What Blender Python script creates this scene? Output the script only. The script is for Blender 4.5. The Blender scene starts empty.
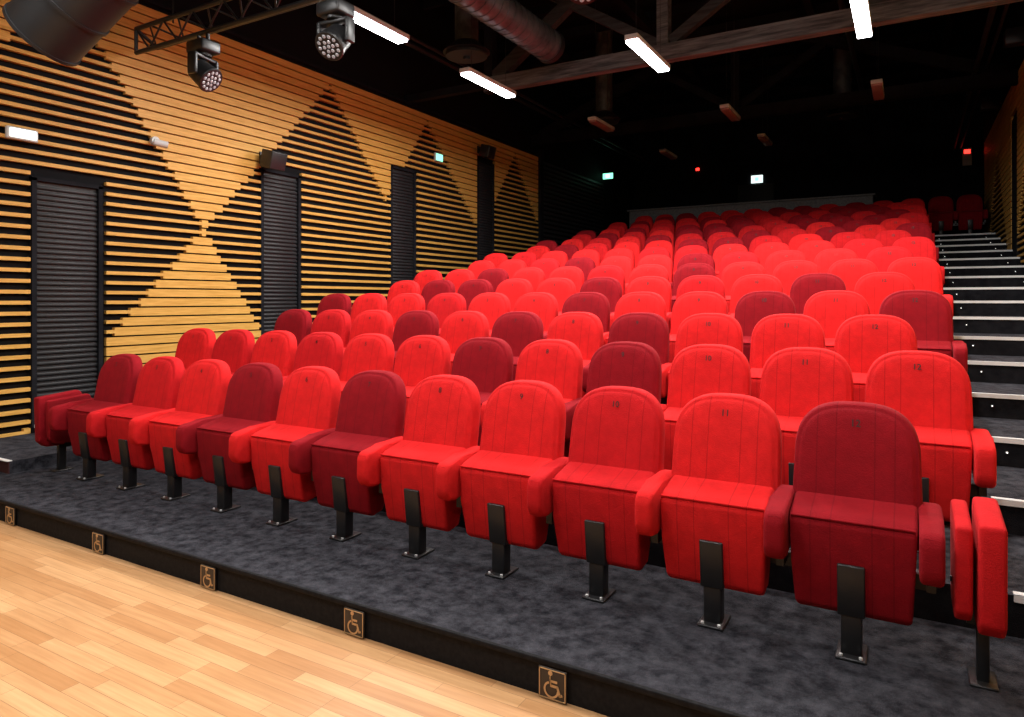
import bpy, bmesh, math, random
from mathutils import Vector, Matrix
random.seed(7)
S=bpy.context.scene
S.view_settings.view_transform='Standard'
CAMZ=1.43; PITCH=.55; RS=.93; RISE=.177; Y1=3.41; WL=-7.6; WR=1.55; NROW=16; PF=2.45
COL=bpy.context.collection

# ---------------------------------------------------------------- materials
def mat(name,color=(.5,.5,.5),rough=.6,metal=0,emit=None,es=0,spec=.5):
    m=bpy.data.materials.new(name); m.use_nodes=True
    b=m.node_tree.nodes['Principled BSDF']
    b.inputs['Base Color'].default_value=(*color,1)
    b.inputs['Roughness'].default_value=rough
    b.inputs['Metallic'].default_value=metal
    b.inputs['Specular IOR Level'].default_value=spec
    if emit:
        b.inputs['Emission Color'].default_value=(*emit,1); b.inputs['Emission Strength'].default_value=es
    return m
def nz(m,scale=10,detail=4,c1=None,c2=None,bump=0,vec='Object',stretch=None,bscale=None,lo=.35,hi=.65):
    nt=m.node_tree; n=nt.nodes; b=n['Principled BSDF']
    tc=n.new('ShaderNodeTexCoord'); src=tc.outputs[vec]
    if stretch:
        mp=n.new('ShaderNodeMapping'); mp.inputs['Scale'].default_value=stretch
        nt.links.new(src,mp.inputs[0]); src=mp.outputs[0]
    t=n.new('ShaderNodeTexNoise'); t.inputs['Scale'].default_value=scale; t.inputs['Detail'].default_value=detail
    t.inputs['Roughness'].default_value=.65
    nt.links.new(src,t.inputs['Vector'])
    if c1:
        r=n.new('ShaderNodeValToRGB'); r.color_ramp.elements[0].position=lo; r.color_ramp.elements[1].position=hi
        r.color_ramp.elements[0].color=(*c1,1); r.color_ramp.elements[1].color=(*c2,1)
        nt.links.new(t.outputs['Fac'],r.inputs[0]); nt.links.new(r.outputs[0],b.inputs['Base Color'])
    if bump:
        t2=n.new('ShaderNodeTexNoise'); t2.inputs['Scale'].default_value=bscale or scale; t2.inputs['Detail'].default_value=3
        nt.links.new(src,t2.inputs['Vector'])
        bp=n.new('ShaderNodeBump'); bp.inputs['Strength'].default_value=bump; bp.inputs['Distance'].default_value=.01
        nt.links.new(t2.outputs['Fac'],bp.inputs['Height']); nt.links.new(bp.outputs[0],b.inputs['Normal'])
    return m
def fabric(name,c):
    m=mat(name,c,.9,spec=.12); nt=m.node_tree; n=nt.nodes; b=n['Principled BSDF']
    b.inputs['Sheen Weight'].default_value=.09; b.inputs['Sheen Roughness'].default_value=.35
    b.inputs['Sheen Tint'].default_value=(1,.16,.16,1)
    tc=n.new('ShaderNodeTexCoord'); sx=n.new('ShaderNodeSeparateXYZ'); nt.links.new(tc.outputs['Object'],sx.inputs[0])
    def M(op,a,bv=None):
        k=n.new('ShaderNodeMath'); k.operation=op
        if isinstance(a,(int,float)): k.inputs[0].default_value=a
        else: nt.links.new(a,k.inputs[0])
        if bv is not None:
            if isinstance(bv,(int,float)): k.inputs[1].default_value=bv
            else: nt.links.new(bv,k.inputs[1])
        return k.outputs[0]
    ax=M('ABSOLUTE',sx.outputs[0])
    d1=M('LESS_THAN',M('ABSOLUTE',M('SUBTRACT',ax,.075)),.0024)
    d2=M('LESS_THAN',M('ABSOLUTE',M('SUBTRACT',ax,.15)),.0024)
    ln=M('MAXIMUM',d1,d2)
    ns=n.new('ShaderNodeTexNoise'); ns.inputs['Scale'].default_value=170; ns.inputs['Detail'].default_value=4; nt.links.new(tc.outputs['Object'],ns.inputs['Vector'])
    n2=n.new('ShaderNodeTexNoise'); n2.inputs['Scale'].default_value=11; n2.inputs['Detail'].default_value=9; n2.inputs['Roughness'].default_value=.7; nt.links.new(tc.outputs['Object'],n2.inputs['Vector'])
    mx=n.new('ShaderNodeMix'); mx.data_type='RGBA'
    mx.inputs[6].default_value=(*[v*.60 for v in c],1); mx.inputs[7].default_value=(*[min(1,v*1.38) for v in c],1)
    nt.links.new(n2.outputs['Fac'],mx.inputs[0])
    m2=n.new('ShaderNodeMix'); m2.data_type='RGBA'; nt.links.new(M('MULTIPLY',ln,.34),m2.inputs[0])
    nt.links.new(mx.outputs[2],m2.inputs[6]); m2.inputs[7].default_value=(*[v*.25 for v in c],1)
    nt.links.new(m2.outputs[2],b.inputs['Base Color'])
    h=M('SUBTRACT',M('MULTIPLY',ns.outputs['Fac'],1.2),ln)
    bp=n.new('ShaderNodeBump'); bp.inputs['Strength'].default_value=.5; bp.inputs['Distance'].default_value=.004
    nt.links.new(h,bp.inputs['Height']); nt.links.new(bp.outputs[0],b.inputs['Normal'])
    return m
F={'b':fabric('fabric_scarlet',(.61,.014,.015)),'m':fabric('fabric_red',(.49,.010,.013)),'d':fabric('fabric_crimson',(.235,.005,.010))}
M_black=mat('black_metal',(.012,.012,.013),.4)
M_badge=mat('number_ink',(.05,.003,.003),.6)
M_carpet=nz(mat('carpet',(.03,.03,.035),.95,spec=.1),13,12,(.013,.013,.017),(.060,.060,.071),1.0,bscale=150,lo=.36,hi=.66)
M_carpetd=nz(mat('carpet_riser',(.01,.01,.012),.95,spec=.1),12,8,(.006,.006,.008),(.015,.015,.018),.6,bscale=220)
M_riser=nz(mat('riser_black',(.01,.01,.011),.8,spec=.2),40,3,(.004,.004,.005),(.011,.011,.012))
M_alu=mat('aluminium',(.75,.75,.75),.4,.1)
M_slat=nz(mat('slat_wood',(.7,.36,.1),.5,spec=.3),6,5,(.54,.275,.052),(.72,.40,.10),0,stretch=(1,.6,14))
M_back=mat('wall_backing',(.007,.007,.008),.9,spec=.1)
M_blk=nz(mat('dark_paint',(.01,.01,.011),.85,spec=.15),3,2,(.005,.005,.007),(.011,.011,.014))
M_ceil=nz(mat('ceiling_paint',(.012,.013,.016),.9,spec=.1),2,2,(.008,.009,.012),(.015,.016,.020))
M_panel=mat('panel_rib',(.015,.015,.017),.55)
M_beam=nz(mat('timber_grey',(.12,.12,.12),.8),3,6,(.03,.032,.036),(.155,.165,.175),.3,stretch=(.6,8,8))
M_beamd=nz(mat('timber_dark',(.02,.02,.02),.8),3,6,(.014,.015,.017),(.045,.048,.052),.3,stretch=(.6,8,8))
M_duct=mat('duct_dark',(.016,.017,.019),.5,.1)
M_silver=nz(mat('duct_galvanised',(.12,.125,.135),.4,.4),4,3,(.055,.065,.072),(.14,.16,.175))
M_tube=mat('tube_glow',(1,1,1),.5,emit=(.95,.97,1),es=14)
M_white=mat('white_plastic',(.6,.6,.6),.5)
M_gold=mat('brass',(.62,.42,.22),.4,.4)
M_plate=mat('plate_bronze',(.035,.025,.018),.5)
M_green=mat('exit_green',(.1,.8,.4),.5,emit=(.25,1,.6),es=2.0)
M_glowW=mat('exit_white',(.9,.9,.9),.5,emit=(.8,1,.95),es=1.4)
M_led=mat('led_white',(1,1,1),.5,emit=(1,1,1),es=1.0)
M_redl=mat('led_red',(1,0,0),.5,emit=(1,.03,.02),es=4)
M_lens=mat('lens_glass',(.32,.33,.35),.15,emit=(.85,.9,1),es=.08)
M_parapet=nz(mat('parapet_grey',(.10,.10,.105),.8),20,3,(.12,.12,.125),(.2,.2,.205))
M_offlamp=mat('diffuser_off_red_bounce',(.30,.15,.15),.5)  # unlit diffuser; red reflected from the seats is put into its base colour
M_redriser=mat('riser_maroon',(.045,.006,.008),.8)
M_floor=mat('parquet',(.6,.33,.14),.33)
def _pq():
    nt=M_floor.node_tree; n=nt.nodes; b=n['Principled BSDF']
    tc=n.new('ShaderNodeTexCoord'); br=n.new('ShaderNodeTexBrick')
    br.inputs['Scale'].default_value=1; br.inputs['Brick Width'].default_value=.66; br.inputs['Row Height'].default_value=.075
    br.inputs['Mortar Size'].default_value=.001; br.inputs['Mortar Smooth'].default_value=.1
    br.inputs['Color1'].default_value=(.51,.255,.105,1); br.inputs['Color2'].default_value=(.70,.41,.20,1)
    br.inputs['Mortar'].default_value=(.27,.13,.055,1); br.offset=.37; br.offset_frequency=3; br.squash=.75; br.squash_frequency=2
    nt.links.new(tc.outputs['Object'],br.inputs['Vector'])
    mp=n.new('ShaderNodeMapping'); mp.inputs['Scale'].default_value=(2.2,38,1); nt.links.new(tc.outputs['Object'],mp.inputs[0])
    ns=n.new('ShaderNodeTexNoise'); ns.inputs['Scale'].default_value=1.5; ns.inputs['Detail'].default_value=6
    nt.links.new(mp.outputs[0],ns.inputs['Vector'])
    r=n.new('ShaderNodeValToRGB'); r.color_ramp.elements[0].position=.3; r.color_ramp.elements[1].position=.7
    r.color_ramp.elements[0].color=(.82,.77,.72,1); r.color_ramp.elements[1].color=(1,1,1,1); nt.links.new(ns.outputs['Fac'],r.inputs[0])
    mx=n.new('ShaderNodeMix'); mx.data_type='RGBA'; mx.blend_type='MULTIPLY'; mx.inputs[0].default_value=1
    nt.links.new(br.outputs['Color'],mx.inputs[6]); nt.links.new(r.outputs[0],mx.inputs[7]); nt.links.new(mx.outputs[2],b.inputs['Base Color'])
_pq()

# ---------------------------------------------------------------- mesh builder
class MB:
    def __init__(s): s.v=[];s.f=[];s.m=[];s.mats=[];s.sm=[]
    def mi(s,m):
        if m not in s.mats: s.mats.append(m)
        return s.mats.index(m)
    def add(s,vs,fs,m,smooth=False,T=None):
        o=len(s.v); i=s.mi(m)
        s.v+= [tuple(T@Vector(v)) if T else tuple(v) for v in vs]
        for f in fs: s.f.append([o+k for k in f]); s.m.append(i); s.sm.append(smooth)
    def box(s,x0,x1,y0,y1,z0,z1,m,T=None):
        vs=[(x,y,z) for x in(x0,x1) for y in(y0,y1) for z in(z0,z1)]
        s.add(vs,[(0,1,3,2),(4,6,7,5),(0,4,5,1),(2,3,7,6),(0,2,6,4),(1,5,7,3)],m,False,T)
    def bbox(s,x0,x1,y0,y1,z0,z1,m,r=.01,T=None,seg=2):
        bm=bmesh.new(); bmesh.ops.create_cube(bm,size=1)
        for v in bm.verts: v.co=Vector(((x0+x1)/2+v.co.x*(x1-x0),(y0+y1)/2+v.co.y*(y1-y0),(z0+z1)/2+v.co.z*(z1-z0)))
        bmesh.ops.bevel(bm,geom=bm.edges[:],offset=r,segments=seg,affect='EDGES',profile=.5)
        s.bm(bm,m,T)
    def bm(s,bm,m,T=None,smooth=True):
        bm.verts.index_update(); bmesh.ops.recalc_face_normals(bm,faces=bm.faces)
        s.add([v.co[:] for v in bm.verts],[[v.index for v in f.verts] for f in bm.faces],m,smooth,T); bm.free()
    def prism(s,prof,x0,x1,m,r=.015,seg=3,taper=0,T=None):
        bm=bmesh.new(); zs=[p[1] for p in prof]; zm=max(zs); zn=min(zs)
        a=[bm.verts.new((x0+taper*(zm-z)/(zm-zn),y,z)) for y,z in prof]; b=[bm.verts.new((x1-taper*(zm-z)/(zm-zn),y,z)) for y,z in prof]
        n=len(prof); bm.faces.new(a); bm.faces.new(b[::-1])
        for i in range(n): bm.faces.new((a[i],a[(i+1)%n],b[(i+1)%n],b[i]))
        if r: bmesh.ops.bevel(bm,geom=bm.edges[:],offset=r,segments=seg,affect='EDGES',profile=.5)
        s.bm(bm,m,T,smooth=bool(r))
    def tube(s,p0,p1,r0,m,r1=None,n=16,caps=True,smooth=True):
        if r1 is None: r1=r0
        p0=Vector(p0);p1=Vector(p1);d=(p1-p0).normalized()
        u=d.orthogonal().normalized(); w=d.cross(u)
        vs=[];fs=[]
        for p,r in((p0,r0),(p1,r1)):
            for i in range(n):
                a=2*math.pi*i/n; vs.append(p+u*r*math.cos(a)+w*r*math.sin(a))
        for i in range(n): fs.append((i,(i+1)%n,n+(i+1)%n,n+i))
        s.add(vs,fs,m,smooth)
        if caps: s.add(vs[:n],[list(range(n))[::-1]],m); s.add(vs[n:],[list(range(n))],m)
    def beam(s,p0,p1,w,h,m):
        p0=Vector(p0);p1=Vector(p1);d=(p1-p0);L=d.length;d.normalize()
        up=Vector((0,0,1)) if abs(d.z)<.95 else Vector((0,1,0))
        r=d.cross(up).normalized(); up=r.cross(d)
        T=Matrix((( d.x,r.x,up.x,p0.x),(d.y,r.y,up.y,p0.y),(d.z,r.z,up.z,p0.z),(0,0,0,1)))
        s.box(0,L,-w/2,w/2,-h/2,h/2,m,T)
    def mesh(s,name):
        me=bpy.data.meshes.new(name); me.from_pydata(s.v,[],s.f)
        for m in s.mats: me.materials.append(m)
        me.polygons.foreach_set('material_index',s.m); me.polygons.foreach_set('use_smooth',s.sm); me.update()
        return me
    def obj(s,name,loc=(0,0,0)):
        me=s.mesh(name); o=bpy.data.objects.new(name,me); COL.objects.link(o); o.location=loc; return o

# ---------------------------------------------------------------- text meshes
def text_mesh(t,size):
    c=bpy.data.curves.new('t','FONT'); c.body=t; c.size=size; c.align_x='CENTER'; c.align_y='CENTER'; c.offset=.0008
    o=bpy.data.objects.new('t',c); COL.objects.link(o); bpy.context.view_layer.update()
    me=o.to_mesh(); vs=[v.co[:] for v in me.vertices]; fs=[list(p.vertices) for p in me.polygons]
    o.to_mesh_clear(); bpy.data.objects.remove(o); bpy.data.curves.remove(c); return vs,fs
TXT={i:text_mesh(str(i),.042) for i in range(1,13)}

# ---------------------------------------------------------------- seats
def lean(z): return (z-.98)*.20
def back_outline():
    w=.252; pts=[]; z0=.40; zt=.978; arch=.225; e=2/2.8
    for a in range(0,91,15):
        t=math.radians(-90+a); pts.append((w-.05+.05*math.cos(t),z0+.05+.05*math.sin(t)))
    for k in range(1,4): pts.append((w,z0+.05+(zt-arch-z0-.05)*k/4))
    N=26
    for k in range(N+1):
        t=math.pi*k/N; c,s_=math.cos(t),math.sin(t)
        pts.append((w*math.copysign(abs(c)**e,c),zt-arch+arch*abs(s_)**e))
    for k in range(3,0,-1): pts.append((-w,z0+.05+(zt-arch-z0-.05)*k/4))
    for a in range(0,91,15):
        t=math.radians(180+a); pts.append((-w+.05+.05*math.cos(t),z0+.05+.05*math.sin(t)))
    return pts
BO=back_outline()
def add_back(mb,m):
    cx,cz=0,.69; hw=.25; hh=.29
    # last-but-two rings form a shallow piping groove between side border and centre panel
    rings=[(.10,.052),(.03,.048),(.006,.035),(0,.018),(0,-.012),(.004,-.030),(.012,-.042),(.018,-.041),(.024,-.051),(.04,-.060),(.07,-.067),(.11,-.072),(.17,-.075)]
    vs=[];fs=[];n=len(BO)
    for ins,y in rings:
        for x,z in BO:
            xx=cx+(x-cx)*(hw-ins)/hw; zz=cz+(z-cz)*(hh-ins)/hh
            tp=1-.05*max(0,(zz-.45)/.53)
            yy=y+lean(zz)-.5*xx*xx*(1 if y<0 else .6)
            vs.append((xx*tp,yy,zz))
    for r in range(len(rings)-1):
        for i in range(n): fs.append((r*n+i,r*n+(i+1)%n,(r+1)*n+(i+1)%n,(r+1)*n+i))
    fs.append(list(range(n))[::-1]); fs.append([(len(rings)-1)*n+i for i in range(n)])
    mb.add(vs,fs,m,True)
def add_arm(mb,x,m):
    prof=[(-.47,.535),(-.445,.570),(-.30,.588),(-.12,.600),(-.06,.59),(-.06,.47),(-.20,.395),(-.37,.362),(-.445,.375),(-.472,.42)]
    mb.prism(prof,x-.041,x+.041,m,r=.022,seg=4)
    mb.box(x-.016,x+.016,-.30,-.10,.30,.42,M_black)
def seat_mesh(col,num,right):
    mb=MB(); m=F[col]
    add_back(mb,m)
    prof=[(-.150,.598),(-.335,.560),(-.372,.532),(-.358,.36),(-.330,.175),(-.295,.150),(-.20,.165),(-.13,.42)]
    mb.prism(prof,-.234,.234,m,r=.02,seg=4,taper=.022)
    mb.tube((-.222,-.364,.546),(.222,-.364,.546),.006,m,n=6)
    add_arm(mb,-.275,m)
    if right: add_arm(mb,.275,m)
    mb.box(-.275,.275,-.20,-.14,.27,.33,M_black)
    mb.prism([(-.374,.375),(-.350,.165),(-.26,.165),(-.26,.375)],-.050,.050,M_black,r=.005,seg=2)
    mb.bbox(-.038,.038,-.345,-.275,.0,.20,M_black,.006)
    mb.bbox(-.056,.056,-.385,-.22,.0,.012,M_black,.004)
    for x in(-.036,.036): mb.tube((x,-.368,.012),(x,-.368,.02),.007,M_alu,n=8)
    vs,fs=TXT[num]
    mb.add([(vx,-.0775-.001+lean(.905+vy)-.5*vx*vx,.897+vy) for vx,vy,_ in vs],fs,M_badge)
    return mb.mesh('auditorium_seat_%s_%d'%(col,num))
cache={}
def seat(X,Y,Z,col,num,right=False,jit=0):
    k=(col,num,right)
    if k not in cache: cache[k]=seat_mesh(*k)
    o=bpy.data.objects.new('auditorium_seat',cache[k]); COL.objects.link(o); o.location=(X,Y,Z); return o
pat={1:'dmbdbdbbmbd',2:'bmbmbbdbdbbb',3:'dmbdbdbdbbb',4:'dbbmbbdbbdbd',5:'bddbbdbmbdb',6:'bbdbbmbdbbbb'}
for r in range(1,NROW+1):
    odd=r%2==1
    x12=-.205 if odd else .03
    n=11 if odd else 12
    Y=Y1+RS*(r-1); Z=RISE*(r-1)
    p=pat.get(r) or ''.join(random.choice('bbbmmdd' if r<10 else 'bmmdd') for _ in range(n))
    for k in range(n):
        num=12-(n-1)+k
        seat(x12-PITCH*(n-1-k),Y,Z,p[k],num,right=(k==n-1))
for k in range(3): seat(.1+PITCH*k-.05,Y1+RS*16+.35,RISE*16,'d',k+1,right=(k==2))

def jump(X,Y,mir,col):
    mb=MB(); m=F[col]; s=mir
    p1=[(-.20,.63),(.13,.66),(.16,.61),(.10,.24),(.05,.21),(-.14,.22),(-.19,.27)]
    p2=[(-.16,.605),(.17,.63),(.20,.57),(.15,.27),(.10,.235),(-.10,.245),(-.15,.29)]
    def sp(p,a,b): mb.prism(p,min(a,b),max(a,b),m,r=.016,seg=3)
    sp(p2,-.075*s,-.018*s); sp(p1,-.004*s,.080*s)
    mb.box(-.03,.03,.0,.05,.20,.40,M_black)
    mb.bbox(.02*s-.02,.02*s+.02,-.04,.02,0,.26,M_black,.005)
    mb.bbox(.02*s-.045,.02*s+.045,-.08,.07,0,.01,M_black,.004)
    mb.tube((-.08*s,.06,.34),(.02*s,.06,.34),.012,M_black,n=8)
    return mb.obj('folded_jump_seat',(X,Y,0))
jump(.215,3.14,1,'m'); jump(-6.16,3.14,-1,'d')

# ---------------------------------------------------------------- floor, tiers
mb=MB(); mb.box(-9,4,-5,PF+.01,-.25,-.15,M_floor); mb.obj('floor')
prof=[(PF,-.25),(PF,0)]
yf=lambda i:3.6+RS*(i-2)
for i in range(2,NROW+2): prof+=[(yf(i),RISE*(i-2)),(yf(i),RISE*(i-1))]
prof+=[(21.2,RISE*NROW),(21.2,-.25)]
mb=MB()
N=len(prof)
vs=[(WL-.1,y,z) for y,z in prof]+[(WR+.1,y,z) for y,z in prof]
fs=[list(range(N)),list(range(N,2*N))[::-1]]
mb.add(vs,fs,M_riser)
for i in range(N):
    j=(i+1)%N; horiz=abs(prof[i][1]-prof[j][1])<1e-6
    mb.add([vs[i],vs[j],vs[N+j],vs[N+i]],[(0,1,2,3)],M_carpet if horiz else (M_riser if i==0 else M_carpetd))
mb.obj('floor_seating_tiers')
mb=MB()
mb.box(WL,-6.42,2.85,3.6,0,.10,M_carpet); mb.box(WL,-6.42,2.843,2.85,0,.10,M_redriser)
mb.box(WL,-6.42,2.83,2.87,.10,.106,M_alu)
mb.obj('floor_side_step')
mb=MB()
mb.bbox(WL-.1,WR+.1,PF-.015,PF+.005,-.02,.004,M_riser,.004); mb.obj('trim_1')
mb=MB(); ml=MB()
for i in range(2,NROW+2):
    for a,b in((.38,WR-.01),(WL+.01,-6.42)):
        y=yf(i); z=RISE*(i-1)
        mb.box(a,b,y-.012,y+.036,z,z+.006,M_alu); mb.box(a,b,y-.014,y-.002,z-.024,z+.006,M_alu)
        for x in ((a+.16,b-.16)):
            ml.tube((x,y-.001,z-.085),(x,y-.012,z-.085),.011,M_black,n=10); ml.tube((x,y-.012,z-.085),(x,y-.014,z-.085),.006,M_led,n=10)
mb.obj('trim_2'); ml.obj('step_marker_lights')

def sign(X):
    mb=MB()
    q=.061
    mb.bbox(-q,q,-.004,.004,-q,q,M_plate,.002)
    for a in((-q+.003,q-.003,q-.0065,q-.003),(-q+.003,q-.003,-q+.003,-q+.0065),(-q+.003,-q+.0065,-q+.003,q-.003),(q-.0065,q-.003,-q+.003,q-.003)):
        mb.box(a[0],a[1],-.006,-.004,a[2],a[3],M_gold)
    n=28; vs=[];fs=[]; cx,cz=-.004,-.02
    for i in range(n+1):
        t=math.radians(110+250*i/n)
        for r in(.025,.033): vs.append((cx+r*math.cos(t),-.0062,cz+r*math.sin(t)))
    for i in range(n): fs.append((2*i,2*i+1,2*i+3,2*i+2))
    mb.add(vs,fs,M_gold)
    mb.tube((-.008,-.004,.044),(-.008,-.0065,.044),.0095,M_gold,n=16)
    def ln(x0,z0,x1,z1): mb.beam((x0,-.0055,z0),(x1,-.0055,z1),.002,.009,M_gold)
    ln(-.008,.034,-.005,-.005); ln(-.006,.014,.022,.014); ln(-.008,-.004,.024,-.004); ln(.022,-.002,.034,-.038); ln(.032,-.036,.044,-.032)
    mb.obj('wheelchair_sign',(X,PF-.016,-.084))
for X in(-5.47,-4.38,-3.32,-2.26,-1.22): sign(X)

# ---------------------------------------------------------------- walls
DOORS=[(3.60,4.24,.0,2.63),(6.41,7.05,.55,3.18),(9.10,9.72,1.05,3.67),(11.78,12.38,1.6,4.25)]
mb=MB(); mb.box(WL-.14,WL-.05,-5,21.2,-.25,7,M_back); mb.obj('wall_left')
def tri(Y,h,a,l,r): return h<3.25 and (Y>=a-(3.25-h)/l) and (Y<=a+(3.25-h)/r)
def dark(Y,h):
    t0=tri(Y,h,3.9,1.25,1.48); t1=tri(Y,h,7.65,1.10,1.22); t2=tri(Y,h,10.08,1.38,1.05); t3=tri(Y,h,13.3,1.35,1.3)
    if t0 and t1: return False
    return t0 or t1 or t2 or t3
HD,HL=.037,.090
def slats(mb,xa,xb,y0,y1,z0,z1,pitch,doors,fn):
    z=z0
    while z<z1:
        st=.03; y=y0; cur=None; s0=y0
        def cls(y):
            for d in doors:
                if d[0]-.05<y<d[1]+.05 and z<d[3]+.09: return None
            return 'd' if fn(y,z-CAMZ) else 'l'
        while y<=y1+1e-6:
            c=cls(y)
            if c!=cur:
                if cur: hh=HD if cur=='d' else HL; mb.box(xa,xb,s0,y,z-hh/2,z+hh/2,M_slat)
                cur=c; s0=y
            y+=st
        if cur: hh=HD if cur=='d' else HL; mb.box(xa,xb,s0,y1,z-hh/2,z+hh/2,M_slat)
        z+=pitch
mb=MB(); slats(mb,WL-.05,WL,-1,14.4,.0,4.85,.108,DOORS,dark)
z=1.8
while z<4.8: mb.box(WL-.05,WL,14.6,18.4,z-.03,z+.03,M_panel); z+=.108
mb.box(WL-.05,WL+.05,14.42,14.58,1.5,5,M_blk)
mb.box(WL-.05,WL+.01,-1,14.4,4.86,4.90,M_blk)
mb.obj('wall_left_slats')
for k,d in enumerate(DOORS):
    mb=MB(); x=WL-.049
    mb.box(x,x+.012,d[0],d[1],d[2],d[3],M_panel)
    for a,b in((d[0]-.03,d[0]+.015),(d[1]-.015,d[1]+.03)): mb.box(x,x+.055,a,b,d[2],d[3]+.03,M_blk)
    mb.box(x,x+.055,d[0]-.03,d[1]+.03,d[3],d[3]+.04,M_blk)
    z=d[2]+.03
    while z<d[3]-.02: mb.bbox(x+.01,x+.032,d[0]+.015,d[1]-.015,z-.017,z+.017,M_panel,.006,seg=1); z+=.054
    mb.obj('door_%d'%(k+1))
mb=MB(); mb.box(WR+.04,WR+.14,2.0,21.2,-.25,7,M_back); mb.obj('wall_right')
mb=MB(); RD=[(14.3,15.0,2,4.6)]
slats(mb,WR,WR+.04,2.4,20.2,.0,5.2,.108,RD,lambda Y,h:(tri(Y,h,12.6,1.2,1.3) or tri(Y,h,17.5,1.2,1.3)))
mb.box(WR+.005,WR+.04,14.3,15.0,2,4.6,M_blk)
mb.obj('wall_right_slats')
mb=MB(); mb.box(WL-.14,WR+.14,21.0,21.2,-.25,7,M_blk); mb.obj('wall_back')
mb=MB(); mb.box(-9,4,-5.2,-5,-.25,7,M_blk); mb.obj('wall_front')
mb=MB(); mb.box(3.9,4,-5,2.0,-.25,7,M_blk); mb.box(WR+.04,4,1.9,2.0,-.25,7,M_blk); mb.obj('wall_stage_side')
mb=MB(); mb.box(-9,4,-5.2,21.2,7,7.1,M_ceil); mb.obj('ceiling')
mb=MB(); mb.bbox(-6.7,-.75,18.05,18.25,RISE*NROW,3.86,M_parapet,.02)
mb.bbox(-6.75,-.7,18.0,18.45,3.86,3.90,M_parapet,.01); mb.obj('control_booth_parapet')

# ---------------------------------------------------------------- roof timbers
def truss(Y,zc,name,m,m2,xl=None):
    mb=MB(); xl=xl or WL-.04
    mb.beam((xl,Y,zc),(WR+.04,Y,zc),.16,.23,m)
    if xl>WL: mb.beam((xl+.08,Y,zc-.115),(xl+.08,Y,7),.15,.15,M_blk); mb.beam((WL-.04,Y,zc+.02),(xl,Y,zc+.02),.12,.12,M_blk)
    cx=(WL+WR)/2
    mb.beam((cx,Y,zc+.11),(cx,Y,7),.16,.18,m)
    for s in(-1,1):
        mb.beam((cx+s*(2.8 if xl>WL else 4.4),Y,zc+.1),(cx+s*.05,Y,6.95),.14,.2,m2)
        mb.beam((cx+s*.1,Y,zc+.15),(cx+s*1.9,Y,zc+1.3),.12,.14,m2)
    return mb.obj(name)
truss(9.55,4.92,'roof_truss',M_beam,M_beamd,-6.0); truss(14.2,5.15,'roof_truss',M_blk,M_blk); truss(4.9,5.6,'roof_truss',M_beamd,M_beamd)
mb=MB()
for x in(-6.3,-4.2,-1.5,.6): mb.beam((x,-5,6.5),(x,21,6.5),.12,.2,M_ceil)
y=0
while y<20: mb.beam((WL,y,6.75),(WR,y,6.75),.08,.16,M_ceil); y+=1.25
mb.obj('roof_purlins')
mb=MB()
for x,z,r in((-6.9,5.5,.04),(-6.7,5.5,.03),(-.9,5.9,.045),(.95,5.3,.04),(1.1,5.3,.025)):
    mb.tube((x,2.6,z),(x,20.9,z),r,M_duct,n=10)
mb.obj('ceiling_conduits')

# ducts
mb=MB()
P0=Vector((-6.2,3.0,3.62));P1=Vector((-5.35,3.25,4.3)); D=(P1-P0)
mb.tube(P0,P1,.30,M_duct,n=32); 
for t in(0,.33,.66,1): 
    c=P0+D*t; mb.tube(c-D*.012,c+D*.012,.312,M_duct,n=32)
mb.tube(P1,P1+Vector((.5,.1,.9)),.30,M_duct,n=32); mb.tube(P1+Vector((.5,.1,.9)),P1+Vector((.5,.1,2.6)),.30,M_duct,n=32)
mb.obj('ventilation_duct')
mb=MB(); dz=5.12
mb.tube((-4.55,5.1,dz),(-4.55,8.9,dz),.22,M_silver,n=28)
y=5.2
while y<8.9: mb.tube((-4.55,y,dz),(-4.55,y+.025,dz),.229,M_silver,n=28); y+=.16
mb.tube((-4.55,8.9,dz),(-4.55,9.0,dz),.24,M_duct,n=28)
for y in(5.5,8): mb.tube((-4.55,y,dz+.22),(-4.55,y,7),.01,M_black,n=6)
mb.obj('ventilation_duct')
def diffuser(x,y,z):
    mb=MB(); mb.tube((x,y,z),(x,y,7),.17,M_silver,n=24); mb.tube((x,y,z-.1),(x,y,z+.05),.34,M_duct,r1=.17,n=24)
    mb.tube((x,y,z-.16),(x,y,z-.12),.30,M_duct,n=24); mb.tube((x,y,z-.2),(x,y,z-.1),.05,M_duct,n=12)
    mb.obj('air_diffuser')
diffuser(-5.55,8.3,5.1); diffuser(-5.4,13.1,5.2); diffuser(-1.2,15.5,5.3)

# lighting truss with moving heads
mb=MB(); ty=4.46; tz=4.12
ch=[(0,0),(.0,.26),(.24,.13)]
xs0,xs1=-7.3,1.2
for dy,dz in ch: mb.tube((xs0,ty+dy,tz+dz),(xs1,ty+dy,tz+dz),.025,M_black,n=8)
x=xs0;k=0
while x<xs1-.2:
    for (a,b) in((0,1),(1,2),(2,0)):
        A,B=(ch[a],ch[b]) if k%2 else (ch[b],ch[a])
        mb.tube((x,ty+A[0],tz+A[1]),(x+.24,ty+B[0],tz+B[1]),.011,M_black,n=6)
    x+=.24;k+=1
for (a,b) in((0,1),(1,2),(2,0)): mb.tube((xs0,ty+ch[a][0],tz+ch[a][1]),(xs0,ty+ch[b][0],tz+ch[b][1]),.02,M_black,n=6)
for x in(-6.8,-3.2,.6): mb.tube((x,ty+.1,tz+.26),(x,ty+.1,7),.008,M_black,n=6)
mb.obj('lighting_truss')
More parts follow.
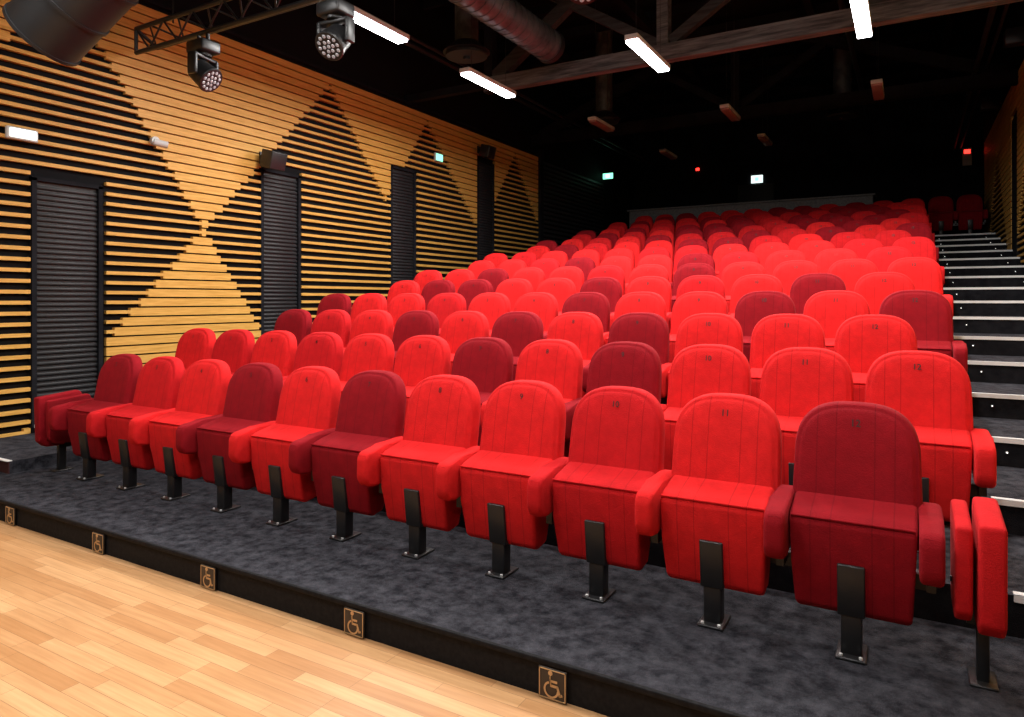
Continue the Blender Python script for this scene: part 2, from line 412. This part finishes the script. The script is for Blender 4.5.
def mover(x,tilt,pan,dy=0):
    mb=MB(); 
    mb.bbox(-.13,.13,-.11,.11,-.19,-.07,M_black,.02)
    mb.tube((-.07,0,-.08),(-.07,0,-.0),.02,M_black,n=8); mb.tube((.07,0,-.08),(.07,0,-.0),.02,M_black,n=8)
    mb.tube((0,0,-.19),(0,0,-.215),.08,M_black,n=16)
    R=Matrix.Rotation(pan,4,'Z'); 
    mb.bbox(-.17,.17,-.04,.04,-.25,-.21,M_black,.012,R)
    for s in(-1,1): mb.bbox(s*.155-.02,s*.155+.02,-.05,.05,-.43,-.22,M_black,.012,R)
    H=R@Matrix.Translation((0,0,-.39))@Matrix.Rotation(tilt,4,'X')
    def t(z0,z1,r0,r1,m,c=(0,0),n=24):
        a=H@Vector((c[0],c[1],z0)); b=H@Vector((c[0],c[1],z1)); mb.tube(a,b,r0,m,r1=r1,n=n)
    t(.14,.08,.06,.115,M_black); t(.08,-.05,.115,.125,M_black); t(-.05,-.11,.125,.135,M_black); t(-.11,-.125,.135,.128,M_black)
    pts=[(0,0)]+[(.045*math.cos(i*math.pi/3),.045*math.sin(i*math.pi/3)) for i in range(6)]+[(.092*math.cos(i*math.pi/6),.092*math.sin(i*math.pi/6)) for i in range(12)]
    for p in pts: t(-.124,-.132,.018,.012,M_lens,p,10)
    mb.obj('moving_head_spotlight',(x,ty,tz-.026))
mover(-6.16,math.radians(50),math.radians(-75)); mover(-4.36,math.radians(46),math.radians(-175)); mover(-2.0,math.radians(-30),math.radians(40))

# ---------------------------------------------------------------- fluorescent fixtures
def lamp(x,y0,y1,z,power):
    mb=MB(); 
    mb.bbox(x-.08,x+.08,y0-.03,y1+.03,z+.012,z+.07,M_white,.008); mb.bbox(x-.074,x+.074,y0,y1,z-.02,z+.015,M_tube if power else M_offlamp,.008)
    for y in(y0+.15,y1-.15): mb.tube((x,y,z+.07),(x,y,7),.004,M_black,n=5)
    mb.obj('fluorescent_lamp')
    if power:
        L=bpy.data.lights.new('lamp_light','AREA'); L.shape='RECTANGLE'; L.size=.13; L.size_y=y1-y0; L.energy=power; L.color=(1,.97,.93)
        o=bpy.data.objects.new('lamp_light',L); COL.objects.link(o); o.location=(x,(y0+y1)/2,z-.025)
for x in(-5.1,-2.79,-.45):
    lamp(x,7.6,8.8,4.43,115); lamp(x,5.1,6.3,4.43,105); lamp(x,2.3,3.5,4.6,78); lamp(x,-.3,.9,4.8,58)
for x,y,z in((-.45,12.0,4.75),(-2.79,12.2,4.75),(-5.1,11.8,4.75),(-2.79,15.6,4.95),(-5.1,16,4.95)): lamp(x,y,y+.9,z,0)
for x in(-4.5,.8):
    L=bpy.data.lights.new('stage_wash','AREA'); L.size=.4; L.energy=36; L.color=(1,.95,.9)
    o=bpy.data.objects.new('stage_wash',L); COL.objects.link(o); o.location=(x,-2.5,4.8)
    o.rotation_euler=(Vector((-2.5,5,.5))-o.location).to_track_quat('-Z','Y').to_euler()

# ---------------------------------------------------------------- small wall items
def box_item(name,parts,loc,rotz=0):
    mb=MB()
    for a,m,r in parts: mb.bbox(*a,m,r)
    o=mb.obj(name,loc); o.rotation_euler[2]=rotz; return o
box_item('emergency_light',[((0,.05,-.14,.14,-.06,.06),M_white,.012),((.045,.07,-.12,.12,-.045,.045),M_glowW,.01)],(WL,3.47,3.06))
box_item('exit_sign',[((0,.04,-.12,.12,-.08,.08),M_white,.008),((.04,.05,-.10,.10,-.06,.06),M_green,.004)],(WL,10.4,4.07))
box_item('exit_sign',[((-.15,.15,-.03,0,-.08,.08),M_green,.008),((-.06,.06,-.036,-.03,-.05,.05),M_glowW,.002)],(WL+.16,18.35,4.95))
box_item('exit_sign',[((-.16,.16,-.05,0,-.11,.11),M_glowW,.008),((-.05,.05,-.056,-.05,-.05,.05),M_green,.002)],(-3.87,21.0,4.95))
box_item('exit_sign',[((-.10,.10,-.05,0,-.25,.2),M_white,.008),((-.07,.07,-.056,-.05,.05,.15),M_redl,.002)],(1.25,21.0,5.1))
box_item('standby_light',[((-.05,.05,-.04,0,-.04,.04),M_redl,.01)],(-5.6,21,5.4))
mb=MB(); mb.bbox(-4.4,-3.4,20.95,21.0,RISE*NROW,4.8,M_panel,.01); mb.box(-4.36,-3.44,20.94,20.95,3.9,3.94,M_alu); mb.obj('door_5')
def speaker(y,z):
    mb=MB(); mb.prism([(-.13,-.12),(-.13,.12),(.13,.12),(.13,-.12)],.12,.34,M_black,r=.015,T=Matrix.Rotation(math.radians(15),4,'Y'))
    mb.tube((0,0,0),(.16,0,0),.02,M_black,n=8); mb.box(0,.02,-.05,.05,-.07,.07,M_black)
    mb.obj('wall_speaker',(WL,y,z))
speaker(6.4,3.36); speaker(11.8,4.48)
mb=MB(); mb.tube((0,0,.0),(.05,0,0),.05,M_white,n=16); mb.tube((.05,0,0),(.14,0,-.02),.015,M_white,n=8); mb.tube((.10,-.06,-.03),(.16,.07,-.05),.04,M_white,n=14); mb.tube((.155,.065,-.048),(.16,.075,-.05),.03,M_lens,n=12)
mb.obj('security_camera',(WL,4.85,3.27))
for y,z in((16.5,5.3),(12.5,5.3)):
    mb=MB(); mb.bbox(-.35,-.05,-.1,.1,-.12,.12,M_black,.02); mb.tube((-.05,0,0),(0,0,0),.03,M_black,n=8); mb.obj('wall_speaker',(WR,y,z))

# ---------------------------------------------------------------- world, camera
w=bpy.data.worlds.new('world'); S.world=w; w.use_nodes=True
w.node_tree.nodes['Background'].inputs[0].default_value=(.5,.55,.7,1); w.node_tree.nodes['Background'].inputs[1].default_value=.02
c=bpy.data.cameras.new('camera'); co=bpy.data.objects.new('camera',c); COL.objects.link(co)
co.location=(0,0,CAMZ); co.rotation_euler=(math.radians(90),0,math.radians(30))
c.sensor_width=36; c.lens=690/1024*36; c.shift_y=-58.5/1024; c.clip_start=.05
S.camera=co
